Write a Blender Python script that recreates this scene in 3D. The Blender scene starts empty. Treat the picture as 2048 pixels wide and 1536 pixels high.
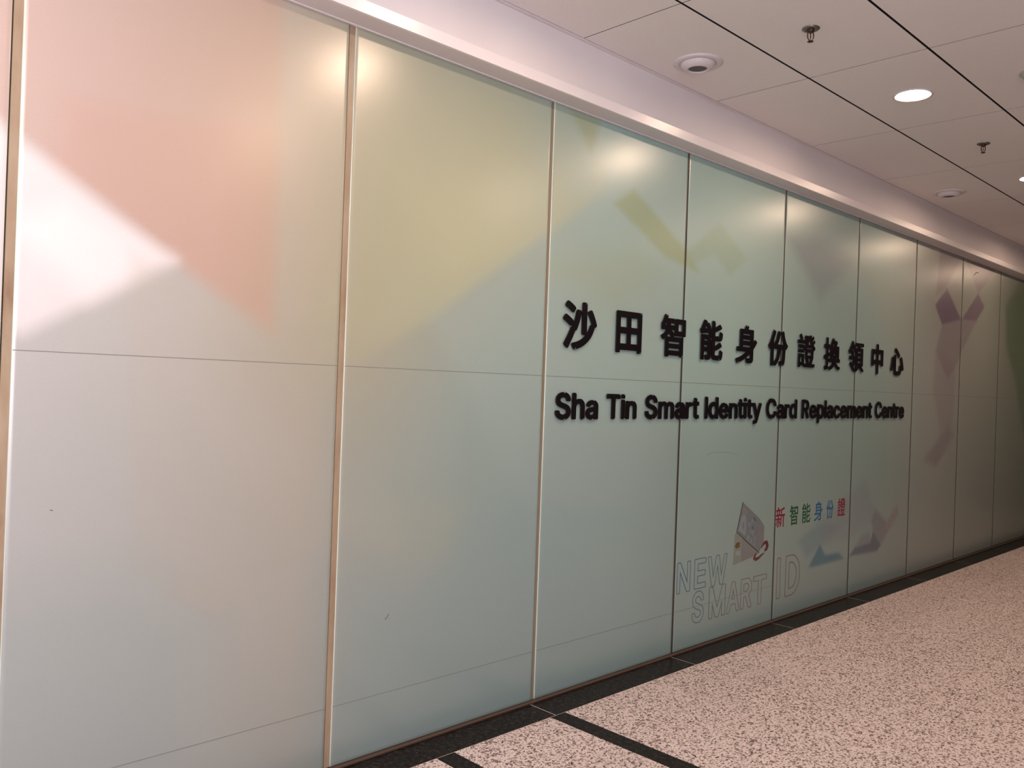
import bpy, math, random
import numpy as np
from mathutils import Matrix, Vector

# ---------------------------------------------------------------- camera, world, lights, exposure
S = bpy.context.scene
CO = S.collection
FOCAL, YAW, PITCH, ROLL = 1686.022, 0.768977, 0.001850, 0.0355669
CAM = Vector((0.0, -2.94958, 1.592995))
f = Vector((math.sin(YAW)*math.cos(PITCH), math.cos(YAW)*math.cos(PITCH), math.sin(PITCH)))
r = f.cross(Vector((0, 0, 1))).normalized(); u = r.cross(f)
c_, s_ = math.cos(ROLL), math.sin(ROLL)
r2 = c_*r + s_*u; u2 = -s_*r + c_*u
cd = bpy.data.cameras.new('camera'); cam = bpy.data.objects.new('camera', cd); CO.objects.link(cam)
cd.sensor_fit = 'HORIZONTAL'; cd.sensor_width = 36.0; cd.lens = FOCAL/2048*36.0; cd.clip_start = 0.02
M = Matrix(((r2.x, u2.x, -f.x), (r2.y, u2.y, -f.y), (r2.z, u2.z, -f.z))).to_4x4(); M.translation = CAM
cam.matrix_world = M
S.camera = cam

WORLD = (0.90, 0.86, 0.92, 0.02)
w = bpy.data.worlds.new('world'); S.world = w; w.use_nodes = True
w.node_tree.nodes['Background'].inputs[0].default_value = (*WORLD[:3], 1)
w.node_tree.nodes['Background'].inputs[1].default_value = WORLD[3]

LAMP_COL, LAMP_STR = (1.0, 0.71, 0.51), 205.0
DAY_COL, DAY_W, FILL_W = (0.97, 0.93, 1.0), 190.0, 85.0

def area_light(name, loc, target, sx, sy, col, watts):
    l = bpy.data.lights.new(name, 'AREA'); l.shape = 'RECTANGLE'; l.size = sx; l.size_y = sy
    l.color = col; l.energy = watts
    o = bpy.data.objects.new(name, l); CO.objects.link(o); o.location = loc
    o.rotation_euler = (Vector(target)-Vector(loc)).to_track_quat('-Z', 'Y').to_euler(); return o
# daylight falling through the tall opening across the corridor, near the camera
area_light('daylight', (-1.6, -5.4, 1.7), (-.2, 0, 2.3), 3.0, 1.9, DAY_COL, DAY_W)
# unseen fill light added overhead near the camera, grades the wall downward
area_light('added_fill', (-1.0, -2.5, 3.25), (-.4, -.2, 1.2), 2.8, .6, DAY_COL, FILL_W)

S.view_settings.view_transform = 'Standard'; S.view_settings.look = 'None'
S.view_settings.exposure = 0.0; S.view_settings.gamma = 1.0
S.view_settings.use_curve_mapping = False

# ---------------------------------------------------------------- helpers
def mat(name, col=(.5, .5, .5), rough=.5, metal=0.0, spec=.5, emit=None, es=0.0):
    m = bpy.data.materials.new(name); m.use_nodes = True
    b = m.node_tree.nodes['Principled BSDF']
    b.inputs['Base Color'].default_value = (*col, 1); b.inputs['Roughness'].default_value = rough
    b.inputs['Metallic'].default_value = metal; b.inputs['Specular IOR Level'].default_value = spec
    if emit:
        b.inputs['Emission Color'].default_value = (*emit, 1); b.inputs['Emission Strength'].default_value = es
    return m

def mesh_obj(name, verts, faces, m, parent=None, loc=(0, 0, 0), smooth=False):
    me = bpy.data.meshes.new(name); me.from_pydata([tuple(v) for v in verts], [], faces); me.update()
    if m: me.materials.append(m)
    if smooth: me.shade_smooth()
    return link(name, me, parent, loc)

def link(name, me, parent=None, loc=(0, 0, 0)):
    o = bpy.data.objects.new(name, me); CO.objects.link(o)
    if parent: o.parent = parent
    o.location = loc
    return o

def box_data(x0, x1, y0, y1, z0, z1, bv=0.0):
    """box, with its edges chamfered by bv"""
    if bv <= 0:
        v = [(x, y, z) for x in (x0, x1) for y in (y0, y1) for z in (z0, z1)]
        F = [(0, 1, 3, 2), (4, 6, 7, 5), (0, 4, 5, 1), (2, 3, 7, 6), (0, 2, 6, 4), (1, 5, 7, 3)]
        return v, F
    import bmesh
    bm = bmesh.new()
    vs = [bm.verts.new((x, y, z)) for x in (x0, x1) for y in (y0, y1) for z in (z0, z1)]
    for q in [(0, 1, 3, 2), (4, 6, 7, 5), (0, 4, 5, 1), (2, 3, 7, 6), (0, 2, 6, 4), (1, 5, 7, 3)]:
        bm.faces.new([vs[i] for i in q])
    bmesh.ops.bevel(bm, geom=bm.edges[:], offset=bv, segments=1, affect='EDGES')
    bmesh.ops.recalc_face_normals(bm, faces=bm.faces[:])
    bm.verts.index_update()
    V = [tuple(v.co) for v in bm.verts]; F = [tuple(v.index for v in fc.verts) for fc in bm.faces]
    bm.free(); return V, F

def box(name, m, x0, x1, y0, y1, z0, z1, parent=None, bv=0.0):
    V, F = box_data(x0, x1, y0, y1, z0, z1, bv)
    return mesh_obj(name, V, F, m, parent)

def lathe(name, prof, m, parent=None, loc=(0, 0, 0), n=40, smooth=True, cap0=False, cap1=False):
    V, F = [], []
    for (rr, z) in prof:
        for i in range(n):
            a = 2*math.pi*i/n; V.append((rr*math.cos(a), rr*math.sin(a), z))
    for k in range(len(prof)-1):
        for i in range(n):
            j = (i+1) % n
            F.append((k*n+i, k*n+j, (k+1)*n+j, (k+1)*n+i))
    if cap0: F.append(tuple(range(n))[::-1])
    if cap1: F.append(tuple((len(prof)-1)*n+i for i in range(n)))
    o = mesh_obj(name, V, F, m, parent, loc)
    if smooth:
        for p in o.data.polygons: p.use_smooth = len(p.vertices) == 4
    return o

def structure(o): o['kind'] = 'structure'; return o

def empty(name, loc, label=None, cat=None, group=None, kind=None):
    o = bpy.data.objects.new(name, None); CO.objects.link(o); o.location = loc
    o.empty_display_size = .1
    tag(o, label, cat, group)
    if kind: o['kind'] = kind
    return o

def tag(o, label=None, cat=None, group=None):
    if label: o['label'] = label
    if cat: o['category'] = cat
    if group: o['group'] = group
    return o

def dup(root, loc, label):
    c = root.copy(); CO.objects.link(c); c.location = loc; c['label'] = label
    for ch in list(root.children):
        d = ch.copy(); CO.objects.link(d); d.parent = c
        for g in list(ch.children):
            e = g.copy(); CO.objects.link(e); e.parent = d
    return c

# ---------------------------------------------------------------- materials
def nodes(m): return m.node_tree.nodes, m.node_tree.links, m.node_tree.nodes['Principled BSDF']

def noise(N, L, coord, scale, detail=2.0, rough=.5):
    n = N.new('ShaderNodeTexNoise'); n.inputs['Scale'].default_value = scale
    n.inputs['Detail'].default_value = detail; n.inputs['Roughness'].default_value = rough
    L.new(coord, n.inputs['Vector']); return n

def ramp(N, L, src, stops, interp='LINEAR'):
    n = N.new('ShaderNodeValToRGB'); n.color_ramp.interpolation = interp
    e = n.color_ramp.elements
    while len(e) < len(stops): e.new(.5)
    for el, (p, c) in zip(e, stops):
        el.position = p; el.color = (*c, 1) if len(c) == 3 else c
    L.new(src, n.inputs[0]); return n

def mix(N, L, fac, a, b, mode='MIX'):
    n = N.new('ShaderNodeMix'); n.data_type = 'RGBA'; n.blend_type = mode
    for i, x in ((0, fac), (6, a), (7, b)):
        if hasattr(x, 'is_output'): L.new(x, n.inputs[i])
        elif i == 0: n.inputs[0].default_value = x
        else: n.inputs[i].default_value = (*x, 1)
    return n.outputs[2]

# frosted printed glass: printed colours and some painted-in shade are carried by each pane's own colour attribute
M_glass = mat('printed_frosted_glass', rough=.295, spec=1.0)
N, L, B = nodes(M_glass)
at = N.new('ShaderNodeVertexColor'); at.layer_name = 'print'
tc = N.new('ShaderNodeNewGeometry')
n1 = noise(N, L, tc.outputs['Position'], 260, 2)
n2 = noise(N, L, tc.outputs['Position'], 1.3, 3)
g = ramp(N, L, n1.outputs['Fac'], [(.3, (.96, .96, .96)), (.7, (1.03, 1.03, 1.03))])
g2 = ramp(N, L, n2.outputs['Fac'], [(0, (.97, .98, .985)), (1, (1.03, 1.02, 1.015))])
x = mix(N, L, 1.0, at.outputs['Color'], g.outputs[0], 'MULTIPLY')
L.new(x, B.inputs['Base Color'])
B.inputs['Coat Weight'].default_value = .0; B.inputs['Coat Roughness'].default_value = .34


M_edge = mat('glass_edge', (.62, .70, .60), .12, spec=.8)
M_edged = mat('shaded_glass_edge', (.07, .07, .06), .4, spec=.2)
M_seal = mat('aged_sealant', (.55, .42, .30), .45)
N, L, B = nodes(M_seal); tc = N.new('ShaderNodeNewGeometry')
mp = N.new('ShaderNodeMapping'); mp.inputs['Scale'].default_value = (3, 3, .8); L.new(tc.outputs['Position'], mp.inputs[0])
n1 = noise(N, L, mp.outputs[0], 3.0, 5, .6)
g = ramp(N, L, n1.outputs['Fac'], [(.25, (.20, .11, .065)), (.45, (.31, .225, .15)), (.7, (.38, .31, .225))])
L.new(g.outputs[0], B.inputs['Base Color'])
M_seal3 = mat('grey_brown_sealant', (.23, .19, .14), .4)
M_seal4 = mat('dark_sealant', (.045, .034, .03), .5)
M_rust = mat('rust_stain', (.17, .07, .04), .8)
M_dark = mat('joint_shadow_backing', (.05, .045, .04), .8)
M_seam = mat('film_seam', (.20, .20, .19), .5)
M_white = mat('white_paint', (.76, .72, .74), .55)
N, L, B = nodes(M_white); tc = N.new('ShaderNodeNewGeometry')
n1 = noise(N, L, tc.outputs['Position'], 2.2, 4)
g = ramp(N, L, n1.outputs['Fac'], [(.3, (.73, .69, .71)), (.7, (.78, .74, .76))]); L.new(g.outputs[0], B.inputs['Base Color'])
M_satin = mat('satin_white_metal', (.86, .82, .84), .28, spec=1.0)
M_ceil = mat('ceiling_panel_paint', (.8, .77, .76), .6)
N, L, B = nodes(M_ceil); tc = N.new('ShaderNodeNewGeometry')
n1 = noise(N, L, tc.outputs['Position'], .9, 4); n2 = noise(N, L, tc.outputs['Position'], 320, 1)
g = ramp(N, L, n1.outputs['Fac'], [(.3, (.83, .80, .80)), (.7, (.87, .84, .84))])
g2 = ramp(N, L, n2.outputs['Fac'], [(.3, (.95, .95, .95)), (.7, (1.03, 1.03, 1.03))])
L.new(mix(N, L, 1.0, g.outputs[0], g2.outputs[0], 'MULTIPLY'), B.inputs['Base Color'])
M_void = mat('ceiling_void', (.03, .025, .025), .9)
M_wallr = mat('plain_wall_paint', (.15, .12, .10), .6)

# light granite with short dark flecks
M_gran = mat('speckled_granite', rough=.42, spec=.12)
N, L, B = nodes(M_gran); tc = N.new('ShaderNodeNewGeometry'); P0 = tc.outputs['Position']
oi = N.new('ShaderNodeObjectInfo')
big = noise(N, L, P0, 26, 3, .6)
off = N.new('ShaderNodeVectorMath'); off.operation = 'MULTIPLY_ADD'
off.inputs[1].default_value = (.018, .018, .018); L.new(big.outputs['Color'], off.inputs[0]); L.new(P0, off.inputs[2])
fl = noise(N, L, off.outputs[0], 62, 3.0, .62)
fl2 = noise(N, L, P0, 150, 2.0, .6)
base = ramp(N, L, fl2.outputs['Fac'], [(.3, (.52, .43, .41)), (.5, (.66, .565, .54)), (.72, (.78, .69, .67))])
mk = ramp(N, L, fl.outputs['Fac'], [(.54, (0, 0, 0)), (.60, (1, 1, 1))])
mk2 = ramp(N, L, fl2.outputs['Fac'], [(.60, (0, 0, 0)), (.66, (1, 1, 1))])
x = mix(N, L, mk.outputs[0], base.outputs[0], (.22, .165, .16))
dk = noise(N, L, off.outputs[0], 95, 2.0, .6)
mk3 = ramp(N, L, dk.outputs['Fac'], [(.57, (0, 0, 0)), (.605, (1, 1, 1))])
x = mix(N, L, mk3.outputs[0], x, (.05, .036, .036))
vr = N.new('ShaderNodeMapRange'); vr.inputs[3].default_value = .95; vr.inputs[4].default_value = 1.04
L.new(oi.outputs['Random'], vr.inputs[0])
cmb = N.new('ShaderNodeCombineColor')
for i in range(3): L.new(vr.outputs[0], cmb.inputs[i])
x = mix(N, L, 1.0, x, cmb.outputs[0], 'MULTIPLY')
L.new(x, B.inputs['Base Color'])

M_bord = mat('dark_granite', rough=.28, spec=.12)
N, L, B = nodes(M_bord); tc = N.new('ShaderNodeNewGeometry'); P0 = tc.outputs['Position']
a1 = noise(N, L, P0, 45, 4, .65); a2 = noise(N, L, P0, 120, 1, .5)
g = ramp(N, L, a1.outputs['Fac'], [(.38, (.004, .003, .003)), (.52, (.012, .009, .008)), (.66, (.04, .03, .026))])
k2 = ramp(N, L, a2.outputs['Fac'], [(.70, (0, 0, 0)), (.76, (1, 1, 1))])
L.new(mix(N, L, k2.outputs[0], g.outputs[0], (.16, .13, .11)), B.inputs['Base Color'])
M_grout = mat('floor_grout', (.42, .34, .31), .8)
M_groutd = mat('pale_grout', (.50, .44, .41), .7)
M_bronze = mat('bronze_channel', (.10, .065, .05), .45, metal=.3)
M_black = mat('black_acrylic', (.008, .006, .008), .22, spec=.45)
M_lead = mat('pale_standoff', (.35, .33, .35), .4)

# ---------------------------------------------------------------- the wall's geometry
X0, PW, GH, GAP = -0.533126, 1.2, 3.0385, 0.027
HC = 3.3325; YS = -0.1258; FASC = 3.0872
HM, HL = 1.64835, 0.25671
XA, XB = X0-2*PW, X0+13*PW

wall = structure(box('wall_left', M_dark, XA, XB, 0.016, 0.16, 0, HC+.05))

# printed design on the glass (world x along the wall, z up), soft edged translucent shapes, a few with painted-in shade
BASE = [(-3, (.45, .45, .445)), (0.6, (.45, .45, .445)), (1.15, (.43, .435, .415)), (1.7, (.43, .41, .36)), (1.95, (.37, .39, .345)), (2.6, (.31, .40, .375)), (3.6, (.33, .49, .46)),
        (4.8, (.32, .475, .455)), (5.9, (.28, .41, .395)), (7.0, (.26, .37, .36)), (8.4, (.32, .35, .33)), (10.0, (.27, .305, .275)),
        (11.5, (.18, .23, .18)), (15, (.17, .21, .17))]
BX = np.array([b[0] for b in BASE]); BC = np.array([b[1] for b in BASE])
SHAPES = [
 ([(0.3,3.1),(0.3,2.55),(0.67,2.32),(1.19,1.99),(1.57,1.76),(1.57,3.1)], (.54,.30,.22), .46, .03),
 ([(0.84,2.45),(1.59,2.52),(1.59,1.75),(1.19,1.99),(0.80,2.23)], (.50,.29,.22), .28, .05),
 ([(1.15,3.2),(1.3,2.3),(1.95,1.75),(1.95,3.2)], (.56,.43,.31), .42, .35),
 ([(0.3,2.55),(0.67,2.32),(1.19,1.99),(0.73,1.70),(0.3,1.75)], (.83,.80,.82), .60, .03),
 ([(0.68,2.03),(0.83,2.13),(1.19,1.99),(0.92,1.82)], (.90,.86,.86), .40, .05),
 ([(1.04,2.0),(1.32,1.88),(1.78,1.71),(1.84,.95),(1.39,.70),(1.08,.92)], (.46,.41,.34), .25, .03),
 ([(1.18,.83),(1.32,.85),(1.50,.77),(1.39,.70)], (.50,.41,.31), .24, .03),
 ([(1.31,.39),(1.46,.76),(1.81,.95),(1.85,.30)], (.46,.43,.38), .22, .06),
 ([(-3,.95),(1.08,.92),(1.39,.70),(1.31,.39),(1.0,-1.0),(-3,-1)], (.33,.385,.375), .5, .15),
 ([(1.88,3.3),(3.06,3.3),(3.06,2.55),(2.5,1.95),(2.0,1.45),(1.6,1.7)], (.32,.325,.215), .58, .35),
 ([(1.4,1.32),(2.33,1.87),(3.06,2.36),(3.5,2.66),(3.5,3.2),(1.4,3.2)], (.51,.52,.31), .55, .03, [(2.15,2.5),(2.7,2.62),(3.4,2.6),(3.4,2.2),(2.5,1.75),(2.1,1.9)], .45),
 ([(1.9,1.1),(2.58,1.05),(2.5,.81),(2.27,.72),(1.88,1.0)], (.42,.43,.34), .28, .06),
 ([(1.88,.80),(2.27,.70),(2.60,.82),(3.2,1.5),(4.3,1.3),(4.3,-1),(1.88,-1)], (.27,.38,.40), .45, .18),
 ([(2.34,1.87),(3.06,2.36),(4.2,2.2),(4.2,.9),(3.0,1.0)], (.37,.46,.44), .35, .06),
 ([(3.58,2.61),(3.75,2.72),(4.28,2.45),(4.43,2.33),(4.07,2.38)], (.27,.35,.14), .60, .02),
 ([(3.0,2.20),(3.75,2.42),(4.1,2.3),(3.6,2.0)], (.34,.40,.24), .3, .10),
 ([(4.28,2.44),(4.64,2.67),(4.98,2.48),(4.78,2.35),(4.59,2.46),(4.35,2.37)], (.26,.37,.24), .45, .02),
 ([(3.2,3.03),(3.44,3.03),(3.41,2.90),(3.37,2.85)], (.27,.31,.12), .5, .03),
 ([(5.49,2.72),(6.0,2.76),(6.6,2.69),(6.43,2.57),(6.03,2.32)], (.20,.25,.29), .60, .06),  # grey-blue printed triangle, with the shade between lamp highlights painted in
 ([(6.6,2.69),(7.1,2.62),(7.51,2.63),(7.88,2.31),(7.69,1.85),(7.12,2.25)], (.30,.30,.25), .18, .06),
 ([(4.0,1.45),(6.3,1.45),(6.9,1.0),(6.2,.1),(4.0,.1)], (.26,.37,.36), .35, .20),
 ([(-3,.75),(16,.75),(16,-1),(-3,-1)], (.15,.21,.215), .62, 1.1),  # blue-grey print darkened further towards the floor: shade painted into the colour
 ([(6.13,.64),(5.82,.53),(5.96,.39),(6.17,.46),(6.55,.58)], (.09,.20,.25), .45, .03),
 ([(6.16,.66),(6.94,.92),(7.14,.67),(7.08,.57),(6.69,.47),(6.2,.45)], (.19,.23,.27), .42, .03),
 ([(6.0,.32),(6.17,.47),(6.26,.38),(6.5,.37),(6.59,.31),(6.04,.31)], (.02,.13,.21), .78, .012),
 ([(6.68,.32),(6.79,.38),(7.08,.39),(7.13,.48),(7.3,.35),(7.23,.30)], (.05,.07,.13), .75, .012),
 ([(6.79,.38),(6.88,.46),(7.05,.49),(7.1,.38)], (.14,.17,.22), .55, .02),
 ([(7.15,.67),(7.08,.57),(7.13,.48),(7.3,.35),(7.42,.43),(7.39,.54)], (.15,.14,.18), .6, .02),
 ([(7.61,.66),(7.40,.54),(7.42,.43),(7.67,.58)], (.20,.15,.18), .5, .02),
 ([(8.65,2.68),(8.35,2.49),(8.55,2.32),(9.07,2.41),(8.8,2.58)], (.13,.07,.15), .75, .015),
 ([(9.54,2.72),(9.76,2.60),(9.51,2.43),(9.07,2.41)], (.15,.09,.16), .72, .015),
 ([(8.55,2.32),(9.07,2.41),(9.51,2.43),(9.2,2.17),(8.96,1.95),(8.74,1.80),(8.41,2.07)], (.19,.13,.19), .42, .02),
 ([(8.43,3.03),(9.05,3.03),(8.59,2.67),(8.37,2.59)], (.17,.11,.17), .5, .03),
 ([(9.12,3.03),(10.09,3.03),(9.55,2.72)], (.20,.13,.19), .55, .015),
 ([(8.21,1.04),(8.79,1.36),(8.98,1.26),(8.49,.96)], (.17,.13,.19), .45, .04),
 ([(8.41,2.07),(8.96,1.95),(8.92,1.36),(8.59,1.31),(8.36,1.69)], (.21,.15,.20), .28, .05),
 ([(11.13,3.1),(10.48,2.69),(10.53,2.24),(10.9,1.86),(11.31,1.2),(16,.8),(16,3.1)], (.10,.17,.10), .68, .06),
]
def poly_mask(X, Z, P, soft):
    P = np.array(P, float); n = len(P); ins = np.zeros(X.shape, bool); D = np.full(X.shape, 1e9)
    for i in range(n):
        a, b = P[i], P[(i+1) % n]
        cond = ((a[1] > Z) != (b[1] > Z))
        xi = (b[0]-a[0])*(Z-a[1])/((b[1]-a[1]) if b[1] != a[1] else 1e-9)+a[0]
        ins ^= cond & (X < xi)
        d = b-a; t = np.clip(((X-a[0])*d[0]+(Z-a[1])*d[1])/(d@d), 0, 1)
        D = np.minimum(D, np.hypot(X-a[0]-t*d[0], Z-a[1]-t*d[1]))
    sd = np.where(ins, D, -D)
    return np.clip(sd/soft*.5+.5, 0, 1)
def print_shade_colour(X, Z):
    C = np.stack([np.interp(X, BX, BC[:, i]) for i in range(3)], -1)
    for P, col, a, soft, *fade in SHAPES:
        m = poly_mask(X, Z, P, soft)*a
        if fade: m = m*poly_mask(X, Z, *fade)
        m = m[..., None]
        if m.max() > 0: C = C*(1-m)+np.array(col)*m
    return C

def gap(k): return .032 if k <= 2 else (.021 if k == 3 else (.0150 if k == 4 else .0125))
def glass_pane(k):
    x0 = X0+k*PW+(gap(k) if k > -2 else 0); x1 = X0+(k+1)*PW; z0, z1 = .012, GH
    nx, nz = 84, 202
    gx = np.linspace(x0+.0015, x1-.0015, nx); gz = np.linspace(z0+.0015, z1, nz)
    X, Z = np.meshgrid(gx, gz)
    V = np.zeros((nx*nz, 3)); V[:, 0] = X.ravel(); V[:, 2] = Z.ravel()
    # rim: chamfer and back edge, walking round the front face
    ring = [i for i in range(nx)] + [j*nx+nx-1 for j in range(1, nz)] + [(nz-1)*nx+i for i in range(nx-2, -1, -1)] + [j*nx for j in range(nz-2, 0, -1)]
    def outp(i, y):
        xx, zz = V[i, 0], V[i, 2]
        xx = x0 if i % nx == 0 else (x1 if i % nx == nx-1 else xx)
        zz = z0 if i < nx else zz
        return (xx, y, zz)
    A = np.array([outp(i, .0015) for i in ring]+[outp(i, .012) for i in ring]); nr = len(ring); n0 = nx*nz
    F = []
    i = np.arange(nx-1); j = np.arange(nz-1); I, J = np.meshgrid(i, j); q = (J*nx+I).ravel()
    Fq = np.stack([q, q+1, q+1+nx, q+nx], 1)
    rg = np.array(ring); rn = np.roll(rg, -1); k1 = np.arange(nr); k1n = np.roll(k1, -1)
    F1 = np.stack([rn, rg, n0+k1, n0+k1n], 1); F2 = np.stack([n0+k1n, n0+k1, n0+nr+k1, n0+nr+k1n], 1)
    FA = np.concatenate([Fq, F1, F2]); VA = np.concatenate([V, A])
    me = bpy.data.meshes.new('glass_pane'); me.vertices.add(len(VA)); me.vertices.foreach_set('co', VA.ravel().astype(np.float32))
    me.loops.add(FA.size); me.loops.foreach_set('vertex_index', FA.ravel().astype(np.int32))
    me.polygons.add(len(FA)); me.polygons.foreach_set('loop_start', (np.arange(len(FA))*4).astype(np.int32))
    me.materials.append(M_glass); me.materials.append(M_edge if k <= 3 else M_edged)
    mi = np.zeros(len(FA), np.int32); mi[len(Fq):] = 1; me.polygons.foreach_set('material_index', mi)
    me.update(calc_edges=True)
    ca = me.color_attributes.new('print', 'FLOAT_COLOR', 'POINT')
    C = np.ones((len(VA), 4), np.float32); C[:, :3] = print_shade_colour(VA[:, 0], VA[:, 2])
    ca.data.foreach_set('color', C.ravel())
    o = link('glass_pane', me, wall)
    for h in (HM, HL):
        if h == HL and x0 > 5.45: continue
        box('film_seam', M_seam, x0+.002, x1-.002, -.0006, .0002, h-.0013, h+.0013, o)
    return o, x0, x1
panes = {}
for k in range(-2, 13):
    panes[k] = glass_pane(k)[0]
for k in range(-1, 13):
    x = X0+k*PW
    wv = gap(k)
    if k <= 3: s = box('sealant_joint', M_seal if k <= 2 else M_seal3, x+.005, x+wv-.0005, .004, .016, .012, GH, wall)
    else: s = box('sealant_joint', M_seal4, x, x+wv, .0012, .016, .012, GH, wall)
    if k in (4, 5, 6):
        hgt = (.16, .34, .12)[k-4]; a, b = x+.0055, x+wv-.001
        mesh_obj('rust_stain', [(a, .0008, GH), (b, .0008, GH), (b-.002, .0008, GH-hgt*.5), (a+.0022, .0008, GH-hgt), (a+.0012, .0008, GH-hgt*.6)], [(0, 4, 3, 2, 1)], M_rust, s)
def pane_at(x): return panes[int(math.floor((x-X0)/PW))]

structure(box('trim_1', M_bronze, XA, XB, -.019, .004, .0, .010, bv=.0015))

# soffit box over the glass: underside, satin edge band, painted fascia above a fine step
tr = structure(box('trim_2', M_white, XA, XB, YS+.004, .14, FASC, HC+.02))
box('soffit_board', M_white, XA, XB, YS+.012, .015, GH, FASC, tr)
V = [(XA, YS+.0121, GH), (XA, YS+.0005, GH+.001), (XA, YS-.005, FASC), (XA, YS+.0121, FASC+.002)]
V += [(XB, y, z) for _, y, z in V]
mesh_obj('edge_band', V, [(0, 4, 5, 1), (1, 5, 6, 2), (2, 6, 7, 3), (3, 7, 4, 0), (0, 1, 2, 3), (7, 6, 5, 4)], M_satin, tr)
box('glazing_bead', M_satin, XA, XB, -.010, .0145, GH-.004, GH+.002, tr)

# ---------------------------------------------------------------- ceiling
ceil = structure(box('ceiling', M_void, XA, XB, -6.2, .14, HC+.045, HC+.12))
TX, TW = 3.1279, 1.2070
ROWS = [(-.1445, -.7160), (-.7280, -1.3400)]
y = -1.3520
while y > -6.0:
    ROWS.append((y, y-.612)); y -= .624
ty = {}
V, F = box_data(.0028, TW-.0028, -.612, 0, 0, .016, .0006)
me_full = bpy.data.meshes.new('ceiling_panel'); me_full.from_pydata(V, [], F); me_full.materials.append(M_ceil); me_full.materials.append(M_void)
V, F = box_data(.0028, TW-.0028, -(.7160-.1445), 0, 0, .016, .0006)
me_first = bpy.data.meshes.new('ceiling_panel'); me_first.from_pydata(V, [], F); me_first.materials.append(M_ceil); me_first.materials.append(M_void)
for me in (me_full, me_first):
    for p in me.polygons: p.material_index = 1 if abs(p.normal.z) < .3 else 0
for i in range(-5, 10):
    for j, (ya, yb) in enumerate(ROWS):
        link('ceiling_panel', me_first if j == 0 else me_full, ceil, (TX+i*TW, ya, HC))
box('edge_angle', M_white, XA, XB, -.139, YS+.004, HC-.006, HC-.001, ceil)
box('edge_angle', M_white, XA, XB, -.1415, -.139, HC-.006, HC+.03, ceil)

# ---------------------------------------------------------------- floor
floor = structure(box('floor', M_grout, XA, XB, -6.4, .16, -.12, -.0145))
BY = -.193
k = 0
for i in range(-3, 11):                      # dark border stones against the wall
    xa = 3.045+i*1.2
    xb = min(xa+1.2, XB)
    if xa < XA: xa = XA
    box('border_stone', M_bord, xa+.002, xb-.002, BY+.0015, .012, -.015, 0, floor, .0006)
box('border_grout', M_groutd, XA, XB, BY-.003, .012, -.0148, -.0004, floor)
STR = [(2.301, 2.399), (3.006, 3.109)]
BRD = None
def gran(xa, xb, ya, yb):
    box('granite_slab', M_gran, xa+.0008, xb-.0008, yb+.0008, ya-.0008, -.015, 0, floor, .0006)
TYY = [BY, -.587, -1.04, -1.49, -1.94, -2.39, -2.84, -3.29]
cols = [(2.399, 3.006)]
x = 3.109
while x < 11.0: cols.append((x, x+.72)); x += .72
XE = x
x = 2.301
while x > XA+.7: cols.append((x-.705, x)); x -= .705
XW = x
for xa, xb in cols:
    for ya, yb in zip(TYY[:-1], TYY[1:]):
        gran(xa, xb, ya, yb)
for (xa, xb) in STR:
    y = BY
    while y > -3.2:
        yb = max(y-.90, TYY[-1]); box('strip_stone', M_bord, xa+.001, xb-.001, yb+.001, y-.001, -.015, 0, floor, .0006); y = yb
V, F = [], []
for (xa, xb, ya, yb) in [(XE, XB, BY, TYY[-1]), (XW-2, XW, BY, TYY[-1]), (XA, XB, TYY[-1], -6.4)]:
    v, q = box_data(max(xa, XA)+.001, xb-.001, yb+.001, ya-.001, -.015, 0); n = len(V); V += v; F += [tuple(a+n for a in t) for t in q]
o = mesh_obj('granite_paving', V, F, M_gran, floor); o['kind'] = 'stuff'

# ---------------------------------------------------------------- the rest of the corridor (mostly out of frame)
wr = structure(box('wall_right', M_wallr, 2.2, XB, -6.4, -6.2, 0, HC+.1))
wr2 = structure(box('wall_right_end', M_wallr, XA-.2, XA, -6.4, .16, -.05, HC+.1))
wf = structure(box('wall_far', M_wallr, XB, XB+.2, -6.4, .16, -.05, HC+.1))

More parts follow.
